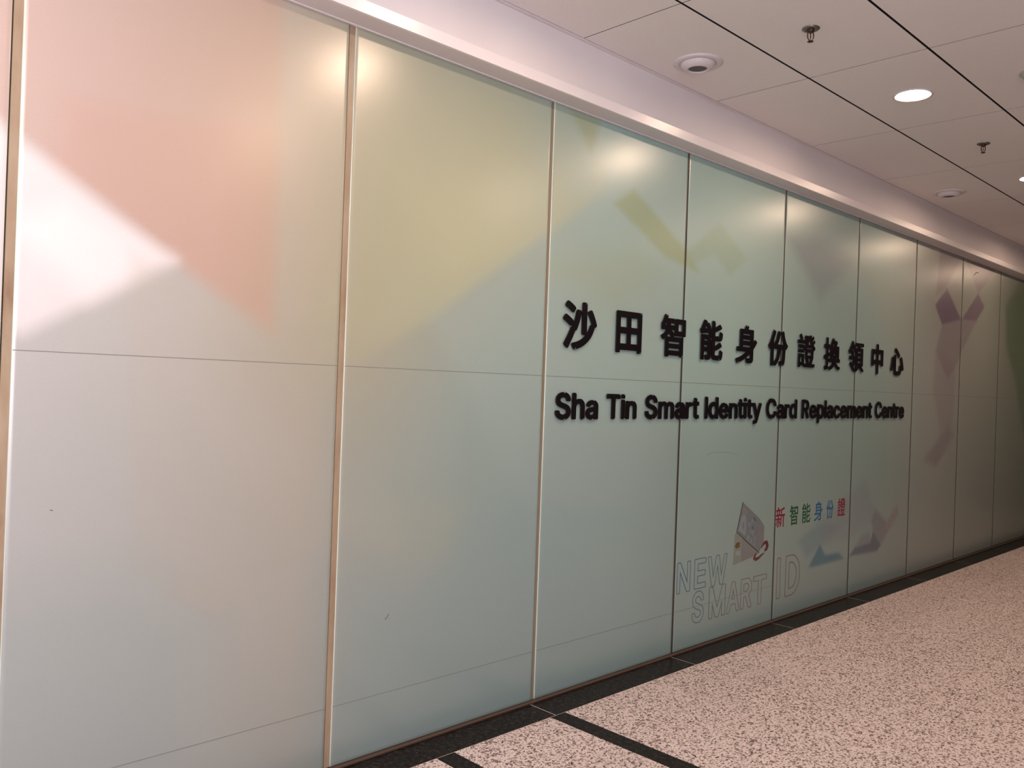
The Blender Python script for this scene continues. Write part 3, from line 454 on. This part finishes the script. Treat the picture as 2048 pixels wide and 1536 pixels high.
 'oW': [[145,-25,237,-26,257,-7,338,293,343,300,347,293,430,-9,445,-24,453,-26,535,-26,553,-12,558,-5,695,497,695,517,684,529,675,534,597,534,590,531,577,517,493,198,488,203,407,513,391,532,383,534,301,534,294,531,281,517,198,205,193,197,109,515,94,531,87,534,11,534,-5,522,-10,515,-9,497,125,5,130,-11]],
 'iW': [[151,-11,229,-12,243,-1,343,362,443,-1,457,-12,529,-12,539,-6,544,1,681,503,682,509,677,516,669,520,603,520,591,511,493,133,488,141,394,505,385,518,377,520,307,520,301,518,294,509,197,141,193,133,95,509,81,520,17,520,8,515,5,503,49,341,139,11,143,-3]],
 'oS': [[180,-33,261,-34,279,-32,323,-20,347,-8,372,9,409,49,423,73,434,111,434,165,427,193,413,219,381,254,349,276,307,295,217,321,171,338,151,351,145,363,142,375,144,387,158,411,183,424,219,432,257,427,293,411,303,397,312,369,331,352,407,352,424,367,426,397,423,415,410,447,391,474,359,504,337,518,309,531,271,540,243,542,185,540,147,531,111,515,90,501,53,463,35,431,26,397,26,351,33,321,46,295,79,260,103,243,139,225,239,195,290,177,306,167,315,153,318,141,316,125,302,101,277,87,233,76,213,76,189,81,169,88,151,98,139,115,129,145,111,162,31,162,14,147,12,123,19,89,30,63,47,38,77,8,102,-9,141,-25]],
 'iS': [[186,-19,255,-20,273,-18,317,-6,343,7,366,23,395,55,409,79,420,117,420,159,413,187,399,213,375,240,343,262,301,281,211,307,165,324,141,340,131,357,129,387,135,405,144,419,175,437,211,446,255,443,295,427,311,413,321,393,325,377,335,367,399,366,410,373,412,397,404,425,395,443,376,469,353,490,329,506,301,517,265,526,237,528,191,526,153,517,117,501,96,487,67,457,49,425,40,391,40,357,47,327,59,303,85,274,109,257,145,239,249,208,297,190,320,175,329,159,334,141,332,127,327,113,315,93,283,73,241,62,193,64,153,79,133,95,123,113,116,137,107,147,39,148,28,141,26,127,34,91,45,67,63,42,93,15,125,-3,149,-12]],
 'oM': [[51,-25,129,-26,147,-9,148,159,151,170,218,-7,235,-25,321,-26,339,-12,409,170,412,159,412,-3,414,-11,427,-24,437,-26,507,-26,523,-12,526,-1,526,483,530,511,528,519,516,531,507,534,429,534,422,531,409,517,281,180,275,187,151,517,137,532,129,534,49,534,33,520,30,505,34,481,34,-3,36,-11]],
 'iM': [[57,-11,121,-12,128,-9,134,-1,134,239,137,251,232,-1,239,-10,249,-12,315,-12,326,-5,415,233,421,248,425,250,426,-1,432,-9,439,-12,499,-12,509,-6,512,5,512,489,516,507,510,517,501,520,435,520,423,511,281,136,273,149,137,511,131,518,123,520,57,520,47,514,44,507,48,487,48,3,50,-5]],
 'oA': [[7,-25,89,-26,99,-22,112,-7,153,110,161,116,321,116,326,111,368,-7,383,-24,391,-26,467,-26,474,-23,487,-9,487,15,305,511,285,533,195,534,188,531,175,517,-9,12,-9,-9],[197,225,195,227,197,235,239,353,283,227,277,224]],
 'iA': [[13,-11,85,-12,94,-7,142,125,151,130,333,129,337,125,377,13,387,-8,395,-12,461,-12,473,-3,473,9,291,505,279,519,201,520,189,511,6,9,5,-3],[177,210,174,213,175,219,235,399,239,404,304,213,297,210]],
 'oR': [[51,-25,129,-26,147,-9,148,181,151,187,155,188,201,188,207,185,306,-5,323,-24,331,-26,411,-26,418,-23,431,-9,431,11,333,203,391,256,411,287,419,307,426,337,424,397,415,427,401,453,367,492,335,516,301,529,271,534,55,534,48,531,35,517,34,-3,36,-11],[151,301,148,311,148,417,151,423,237,424,257,422,279,414,295,403,305,385,311,361,303,333,289,315,269,305,249,300]],
 'iR': [[57,-11,121,-12,133,-3,134,195,137,201,143,202,209,202,217,199,319,2,329,-10,337,-12,405,-12,417,-3,417,5,312,209,313,213,353,238,385,273,403,307,412,345,412,377,408,401,394,437,368,471,330,501,295,515,267,520,63,520,55,518,49,511,48,3,50,-5],[137,287,134,297,134,429,137,437,243,438,263,436,287,427,309,409,322,383,326,357,317,327,301,305,285,295,257,286]],
 'oT': [[183,-25,263,-26,282,-7,283,423,289,426,419,426,427,428,442,445,442,511,440,519,425,533,29,534,21,532,7,517,6,445,23,427,159,426,165,423,166,-3,168,-11]],
 'iT': [[189,-11,255,-12,262,-9,268,-1,269,437,275,440,419,441,427,449,428,459,428,509,419,519,35,520,27,518,21,511,20,453,29,441,173,440,179,437,180,3,182,-5]],
 'oI': [[51,-25,129,-26,144,-13,148,-5,148,511,144,521,127,534,53,534,38,521,34,513,34,-3,36,-11]],
 'iI': [[57,-11,123,-12,131,-6,134,1,134,505,131,514,121,520,59,520,51,514,48,507,48,3,50,-5]],
 'oD': [[51,-25,233,-26,293,-13,329,3,371,32,408,69,440,115,455,153,466,207,466,301,455,355,438,395,408,439,371,476,325,508,273,527,231,534,55,534,48,531,35,517,34,-3,36,-11],[151,85,148,93,148,419,151,423,157,424,223,420,268,405,299,385,312,373,329,347,345,309,352,275,352,235,348,209,336,175,319,145,302,125,281,111,253,97,223,88,189,84]],
 'iD': [[57,-11,227,-12,287,1,323,17,365,46,394,75,426,121,441,159,452,213,452,295,441,349,424,389,394,433,365,462,319,494,281,509,227,520,61,520,49,511,48,3,50,-5],[137,71,134,79,135,435,141,438,195,438,247,429,275,418,307,398,333,369,349,341,359,315,366,279,366,229,359,193,346,159,326,129,307,110,277,91,247,79,219,72]]}

jobs = []
def glyph_curve(name, polys, fx, fz, extrude, material):
    """flat outline in x/z, thickness along y"""
    c = bpy.data.curves.new(name, 'CURVE'); c.dimensions = '2D'; c.fill_mode = 'BOTH'; c.extrude = extrude/2
    for q in polys:
        n = len(q)//2; sp = c.splines.new('POLY'); sp.points.add(n-1)
        for i in range(n): sp.points[i].co = (fx(q[2*i]), fz(q[2*i+1]), 0, 1)
        sp.use_cyclic_u = True
    c.materials.append(material)
    o = bpy.data.objects.new(name, c); CO.objects.link(o)
    return o
def bounds(polys):
    xs = [v for q in polys for v in q[::2]]; zs = [v for q in polys for v in q[1::2]]
    return min(xs), max(xs), min(zs), max(zs)
def add_glyph(name, polys, x0, x1, z_of, y_front, thick, material, parent=None, props=None):
    bx0, bx1, _, _ = bounds(polys)
    if name.startswith('sign'): x0, x1 = x0*KX, x1*KX
    cx = (x0+x1)/2
    s = (x1-x0)/(bx1-bx0)
    o = glyph_curve(name, polys, lambda v: (v-bx0)*s-(x1-x0)/2, lambda v: z_of(v), thick, material)
    jobs.append((o, name, (cx, y_front+thick/2, 0), parent, props))

CJK = [('沙', 3.208, 3.475), ('田', 3.642, 3.872), ('智', 4.058, 4.306), ('能', 4.464, 4.722), ('身', 4.884, 5.145), ('份', 5.304, 5.571),
       ('證', 5.720, 5.989), ('換', 6.136, 6.405), ('領', 6.557, 6.834), ('中', 6.990, 7.219), ('心', 7.378, 7.658)]
ORD = ['first', 'second', 'third', 'fourth', 'fifth', 'sixth', 'seventh', 'eighth', 'ninth', 'tenth', 'eleventh']
SHAPE = ['water dots and hook', 'a square divided into four', 'two blocks over a box', 'four small clusters of strokes', 'tall ladder with long sweep',
         'upright stroke beside a split roof', 'dense strokes, words beside a stand', 'hand stroke beside a wide base', 'dense, page box with two feet', 'box cut by one upright stroke', 'curved hook with loose dots']
THK, YF = .006, -.0125
KX = 1+YF/2.94958
for i, (ch, a, b) in enumerate(CJK):
    sz = .2515/984
    add_glyph('sign_character', GL[ch], a, b, lambda v, sz=sz: 1.8235+v*sz, YF, THK, M_black, None,
              dict(label='raised black Chinese character '+ch+', '+ORD[i]+' in the upper line: '+SHAPE[i], category='sign character', group='raised Chinese characters on the glass wall'))
WORDS = [('Sha', 3.170, 3.511), ('Tin', 3.581, 3.849), ('Smart', 3.928, 4.480), ('Identity', 4.545, 5.237), ('Card', 5.302, 5.740),
         ('Replacement', 5.812, 7.031), ('Centre', 7.094, 7.705)]
for wd, a, b in WORDS:
    bb = [bounds(GL[ch]) for ch in wd]
    gap = [34]*(len(wd)-1)
    for i in range(len(wd)-1):
        if wd[i+1] in 't' or wd[i] in 'rt': gap[i] = 12
        if wd[i+1] == 'y': gap[i] = 8
    tot = sum(q[1]-q[0] for q in bb)+sum(gap); sx = (b-a)/tot; x = a
    for i, ch in enumerate(wd):
        wv = (bb[i][1]-bb[i][0])*sx
        ks = .955 if ch in 'amnrec' else 1.0
        same = [j for j in range(len(wd)) if wd[j] == ch]
        case = 'capital' if ch.isupper() else 'small'
        pos = ('only' if len(wd) == 1 else ORD[i])
        add_glyph('sign_letter', GL[ch], x, x+wv, lambda v, ks=ks: 1.4275+(v+26)*ks*.1395/560, YF, THK, M_black, None,
                  dict(label='raised black %s letter %s, %s letter of the word %s on the glass' % (case, ch, pos, wd), category='sign letter', group='raised English letters on the glass wall'))
        x += wv+(gap[i]*sx if i < len(gap) else 0)

# flat print on the glass
def pm(name, col, rough=.3): return mat(name, tuple(c*PK for c in col), rough)
PK = 1.0
M_red, M_grn, M_blu = pm('red_print', (.19, .006, .03)), pm('green_print', (.008, .085, .03)), pm('blue_print', (.008, .11, .24))
SMALL = [('新', 5.482, 5.610, M_red), ('智', 5.685, 5.803, M_grn), ('能', 5.867, 5.996, M_grn), ('身', 6.059, 6.191, M_blu), ('份', 6.260, 6.373, M_blu), ('證', 6.449, 6.581, M_red)]
for ch, a, b, m in SMALL:
    add_glyph('printed_character', GL['.'+ch], a, b, lambda v: .669+v*.146/950, -.0010, .0008, m, pane_at(a), dict(label=('red' if m is M_red else 'green' if m is M_grn else 'blue')+' printed Chinese character '+ch))
PK = .40
OUT = [('N', 4.302, 4.445, .362, .553, (.10, .28, .50)), ('E', 4.487, 4.618, .364, .555, (.14, .30, .46)), ('W', 4.638, 4.863, .355, .553, (.20, .32, .38)),
       ('S', 4.474, 4.605, .150, .352, (.20, .32, .38)), ('M', 4.660, 4.858, .150, .356, (.32, .35, .31)), ('A', 4.872, 5.030, .150, .356, (.38, .38, .28)),
       ('R', 5.044, 5.188, .150, .356, (.42, .34, .30)), ('T', 5.200, 5.383, .150, .354, (.40, .36, .32)),
       ('I', 5.522, 5.574, .148, .442, (.46, .29, .29)), ('D', 5.645, 5.862, .146, .443, (.46, .29, .29))]
for ch, a, b, z0, z1, col in OUT:
    P = GL['o'+ch]+GL['i'+ch]; q = bounds(P)
    add_glyph('printed_letter', P, a, b, lambda v, q=q, z0=z0, z1=z1: z0+(v-q[2])*(z1-z0)/(q[3]-q[2]), -.0010, .0008, pm('outline_print', col), pane_at(a), dict(label='pale outlined printed letter '+ch))
def flat(name, pts, y, m, label=None, parent=None):
    xs = [p[0] for p in pts]; cx = (min(xs)+max(xs))/2
    o = glyph_curve(name, [[v for p in pts for v in (p[0]-cx, p[1])]], lambda v: v, lambda v: v, .0008, m)
    jobs.append((o, name, (cx, y+.0004, 0), parent or pane_at(cx), dict(label=label) if label else None))
PK = 1.0
pc = lambda c, r=.3: pm('card_print', (c[0]*.40, c[1]*.52, c[2]*.57), r)
flat('printed_card', [(4.967, .679), (4.943, .66), (4.938, .462), (5.207, .492), (5.262, .512)], -.0010, pc((.50, .46, .37)), 'printed picture of a pale card lying below the tilted one')
flat('printed_card_panel', [(5.035, .63), (5.04, .475), (5.185, .492), (5.225, .51)], -.0014, pc((.47, .38, .37)))
flat('printed_card_chip', [(4.949, .586), (4.969, .608), (5.011, .609), (5.011, .573), (4.968, .568)], -.0014, pc((.28, .15, .06)), 'small brown chip printed on the pale card')
flat('printed_card_patch', [(4.96, .553), (5.018, .549), (5.02, .517), (4.962, .523)], -.0014, pc((.58, .60, .55)))
flat('printed_card', [(5.032, .870), (4.967, .679), (5.257, .511), (5.318, .560), (5.324, .684), (5.255, .745)], -.0018, pc((.36, .355, .36)), 'printed picture of a tilted grey card with a thin dark rim')
flat('printed_card_corner', [(5.036, .850), (5.020, .795), (5.055, .770), (5.110, .800)], -.0022, pc((.46, .37, .32)))
flat('printed_card_side', [(5.245, .735), (5.318, .680), (5.312, .565), (5.270, .530), (5.235, .60), (5.25, .68)], -.0022, pc((.42, .345, .335)))
flat('printed_card_portrait', [(5.022, .775), (5.050, .79), (5.078, .765), (5.083, .70), (5.075, .645), (5.048, .655), (4.985, .690), (5.003, .72)], -.0024, pc((.52, .50, .49)))
flat('printed_card_portrait', [(5.035, .74), (5.055, .74), (5.060, .70), (5.045, .685), (5.030, .70)], -.0028, pc((.40, .38, .38)))
for (xx, zz, sx, sz) in [(5.12, .715, .022, .018), (5.16, .735, .018, .016), (5.20, .725, .012, .02), (5.11, .625, .024, .022), (5.15, .60, .02, .02), (5.17, .655, .018, .024), (5.20, .61, .014, .022), (5.14, .665, .014, .014), (5.19, .575, .018, .014)]:
    flat('printed_card_mark', [(xx-sx, zz-sz*.4), (xx-sx*.2, zz+sz), (xx+sx, zz+sz*.3), (xx+sx*.4, zz-sz)], -.0024, pc((.47, .455, .46)))
for (xx, zz) in [(5.185, .748), (5.205, .735), (5.17, .69)]:
    flat('printed_card_mark', [(xx-.007, zz+.008), (xx+.001, zz+.010), (xx+.007, zz-.010), (xx-.001, zz-.012)], -.0028, pc((.13, .12, .13)))
def ribbon(name, pts, wd, y, m, label=None):
    """flat band of varying width along a path"""
    L_, R_ = [], []
    for i, p in enumerate(pts):
        a = pts[max(i-1, 0)]; b = pts[min(i+1, len(pts)-1)]
        dx, dz = b[0]-a[0], b[1]-a[1]; l = math.hypot(dx, dz) or 1
        ww = wd[i] if isinstance(wd, (list, tuple)) else wd
        L_.append((p[0]-dz/l*ww/2, p[1]+dx/l*ww/2)); R_.append((p[0]+dz/l*ww/2, p[1]-dx/l*ww/2))
    flat(name, L_+R_[::-1], y, m, label)
ribbon('printed_card_rim', [(5.032, .872), (4.967, .679), (5.115, .592), (5.262, .509)], .0045, -.0028, pc((.06, .06, .06)))
RD = pc((.24, .015, .03))
ribbon('printed_arrow', [(5.292, .540), (5.318, .563), (5.345, .574), (5.366, .567), (5.374, .546), (5.362, .525), (5.335, .513)], [.006, .016, .022, .028, .030, .026, .006], -.0032, RD, 'dark red curved arrow printed at the card corner')
ribbon('printed_arrow', [(5.335, .500), (5.300, .490), (5.262, .474), (5.222, .468), (5.200, .478), (5.212, .498), (5.234, .513)], [.004, .012, .016, .022, .024, .016, .004], -.0032, pc((.26, .04, .03)), 'lower half of the red curved arrow')
# little scuffs
M_scuff = mat('scuff', (.12, .13, .12), .6)
ribbon('scuff_mark', [(4.572, 1.200), (4.640, 1.211), (4.703, 1.215), (4.830, 1.208), (4.945, 1.192)], .0035, -.0010, pm('faint_scuff', (.25, .28, .27), .5))
ribbon('scuff_mark', [(2.146, .572), (2.158, .580), (2.166, .594)], .003, -.0010, M_scuff)
ribbon('scuff_mark', [(.823, 1.144), (.831, 1.141)], .003, -.0010, M_scuff)
ribbon('scuff_mark', [(9.40, 2.896), (9.455, 2.928), (9.53, 2.933)], .010, -.0010, M_scuff)

bpy.context.view_layer.update()
dg = bpy.context.evaluated_depsgraph_get()
for o, name, loc, parent, props in jobs:
    me = bpy.data.meshes.new_from_object(o.evaluated_get(dg)); me.name = name
    me.transform(Matrix(((1, 0, 0, 0), (0, 0, 1, 0), (0, 1, 0, 0), (0, 0, 0, 1))))   # x,y,z -> x along wall, z up, thickness in y
    me.flip_normals()
    # origin at the glyph's own foot
    zmin = min(v.co.z for v in me.vertices); me.transform(Matrix.Translation((0, 0, -zmin)))
    cv = o.data; bpy.data.objects.remove(o); bpy.data.curves.remove(cv)
    n = link(name, me, parent, (loc[0], loc[1], zmin))
    if props:
        for kk, vv in props.items(): n[kk] = vv
    if name.startswith('sign'):                 # two stand-off pins fix each raised sign to the glass
        zs = [v.co.z for v in me.vertices]; vs = me.vertices
        pts = [(max(vs, key=lambda v: v.co.z+.02*v.co.x).co), (min(vs, key=lambda v: v.co.z-.02*v.co.x).co)]
        cen = Vector((0, 0, max(zs)/2))
        for p in pts:
            q = p.lerp(cen, .05 if True else 0)
            lathe('standoff_pin', [(.0025, 0), (.0025, .0064)], M_lead, n, (q.x, -.0066, q.z), n=6).rotation_euler = (math.radians(-90), 0, 0)

# ---------------------------------------------------------------- ceiling fixtures
M_ring = mat('fitting_white', (.74, .70, .72), .4)
M_lens = mat('lit_lens', (1, 1, 1), .5, emit=LAMP_COL, es=LAMP_STR)
M_refl = mat('reflector', (.8, .78, .76), .25, metal=.6)
def downlight(loc, label):
    t = empty('downlight', loc, label, 'downlight', 'lit downlights in the ceiling panels')
    lathe('trim_ring', [(.104, 0), (.106, -.004), (.098, -.007), (.090, -.004), (.088, .002)], M_ring, t)
    lathe('lens', [(.0885, .0), (.05, -.001), (.0005, -.0015)], M_lens, t, n=32)
    return t
LX = [4.946+2.4*k for k in (-3, -2, -1, 0, 1, 2, 3)]
LBL = ['lit round downlight over the nearest end of the corridor', 'lit round downlight over the leftmost pane', 'lit round downlight above the near panes', 'brightest round downlight, whole in view between the two dark sprinklers',
       'round downlight cut by the picture edge, beyond the second sprinkler', 'lit round downlight farther down the corridor', 'lit round downlight near the far end', 'lit round downlight at the far end']
d0 = downlight((LX[0], -1.043, HC), LBL[0])
for x, lb in list(zip(LX, LBL))[1:]: dup(d0, (x, -1.043, HC), lb)
for i, x in enumerate(LX[1:5]):
    dup(d0, (x+.3, -2.55, HC), 'lit round downlight of the middle row, '+ORD[i]+' from the near end')

M_noz = mat('nozzle_white', (.70, .65, .68), .45); M_dk = mat('dark_grille', (.10, .09, .10), .6)
def speaker(loc, label):
    t = empty('ceiling_speaker', loc, label, 'ceiling speaker', 'round white ceiling speakers')
    lathe('flange', [(.128, 0), (.129, -.004), (.120, -.009), (.108, -.011), (.095, -.009), (.092, -.002)], M_noz, t)
    lathe('bowl', [(.092, -.002), (.092, -.010), (.087, -.020), (.076, -.030), (.060, -.037), (.053, -.038), (.049, -.034), (.048, -.026)], M_noz, t)
    lathe('grille', [(.0485, -.030), (.001, -.030)], M_dk, t)
    return t
s0 = speaker((3.757, -.392, HC), 'round white ceiling speaker with dark opening, nearest, above the third pane')
dup(s0, (7.470, -.392, HC), 'small round white ceiling speaker farther away, beside the painted fascia')

M_chr = mat('tarnished_chrome', (.22, .22, .20), .35, metal=.9); M_brs = mat('dark_brass', (.10, .045, .035), .4, metal=.7)
def sprinkler(loc, label):
    t = empty('sprinkler', loc, label, 'sprinkler', 'pendent sprinklers')
    lathe('escutcheon', [(.040, 0), (.041, -.003), (.036, -.007), (.024, -.010), (.016, -.006)], M_chr, t, n=32)
    lathe('body', [(.016, -.004), (.016, -.016), (.007, -.018), (.006, -.024), (.001, -.026)], M_brs, t, n=20)
    for s in (-1, 1):
        V, F = [], []
        prof = [(.0120, -.016), (.0150, -.034), (.0130, -.048), (.004, -.058)]
        for (xx, zz) in prof:
            for a, b in ((-.0018, -.0025), (.0018, -.0025), (.0018, .0025), (-.0018, .0025)): V.append((s*xx+a, b, zz))
        for k in range(len(prof)-1):
            for i in range(4): j = (i+1) % 4; F.append((k*4+i, k*4+j, (k+1)*4+j, (k+1)*4+i))
        mesh_obj('frame_arm', V, F, M_brs, t)
    lathe('bulb', [(.001, -.026), (.0025, -.029), (.0025, -.048), (.001, -.052)], mat('dark_bulb', (.08, .02, .02), .2), t, n=12)
    lathe('deflector', [(.001, -.056), (.006, -.057), (.0135, -.061), (.0145, -.063), (.012, -.064), (.001, -.062)], M_brs, t, n=24)
    t.rotation_euler.z = math.radians(-38)
    return t
p0 = sprinkler((3.745, -1.026, HC), 'dark metal sprinkler hanging from the ceiling, nearest the top edge')
dup(p0, (6.176, -1.041, HC), 'small dark sprinkler hanging beyond the brightest downlight')
t = empty('smoke_detector', (5.003, -1.655, HC), 'pale grey round smoke detector cut by the picture edge', 'smoke detector')
lathe('base', [(.085, 0), (.085, -.008), (.080, -.011)], mat('grey_plastic', (.42, .42, .42), .5), t)
lathe('cover', [(.080, -.011), (.070, -.022), (.045, -.030), (.001, -.032)], bpy.data.materials['grey_plastic'], t)
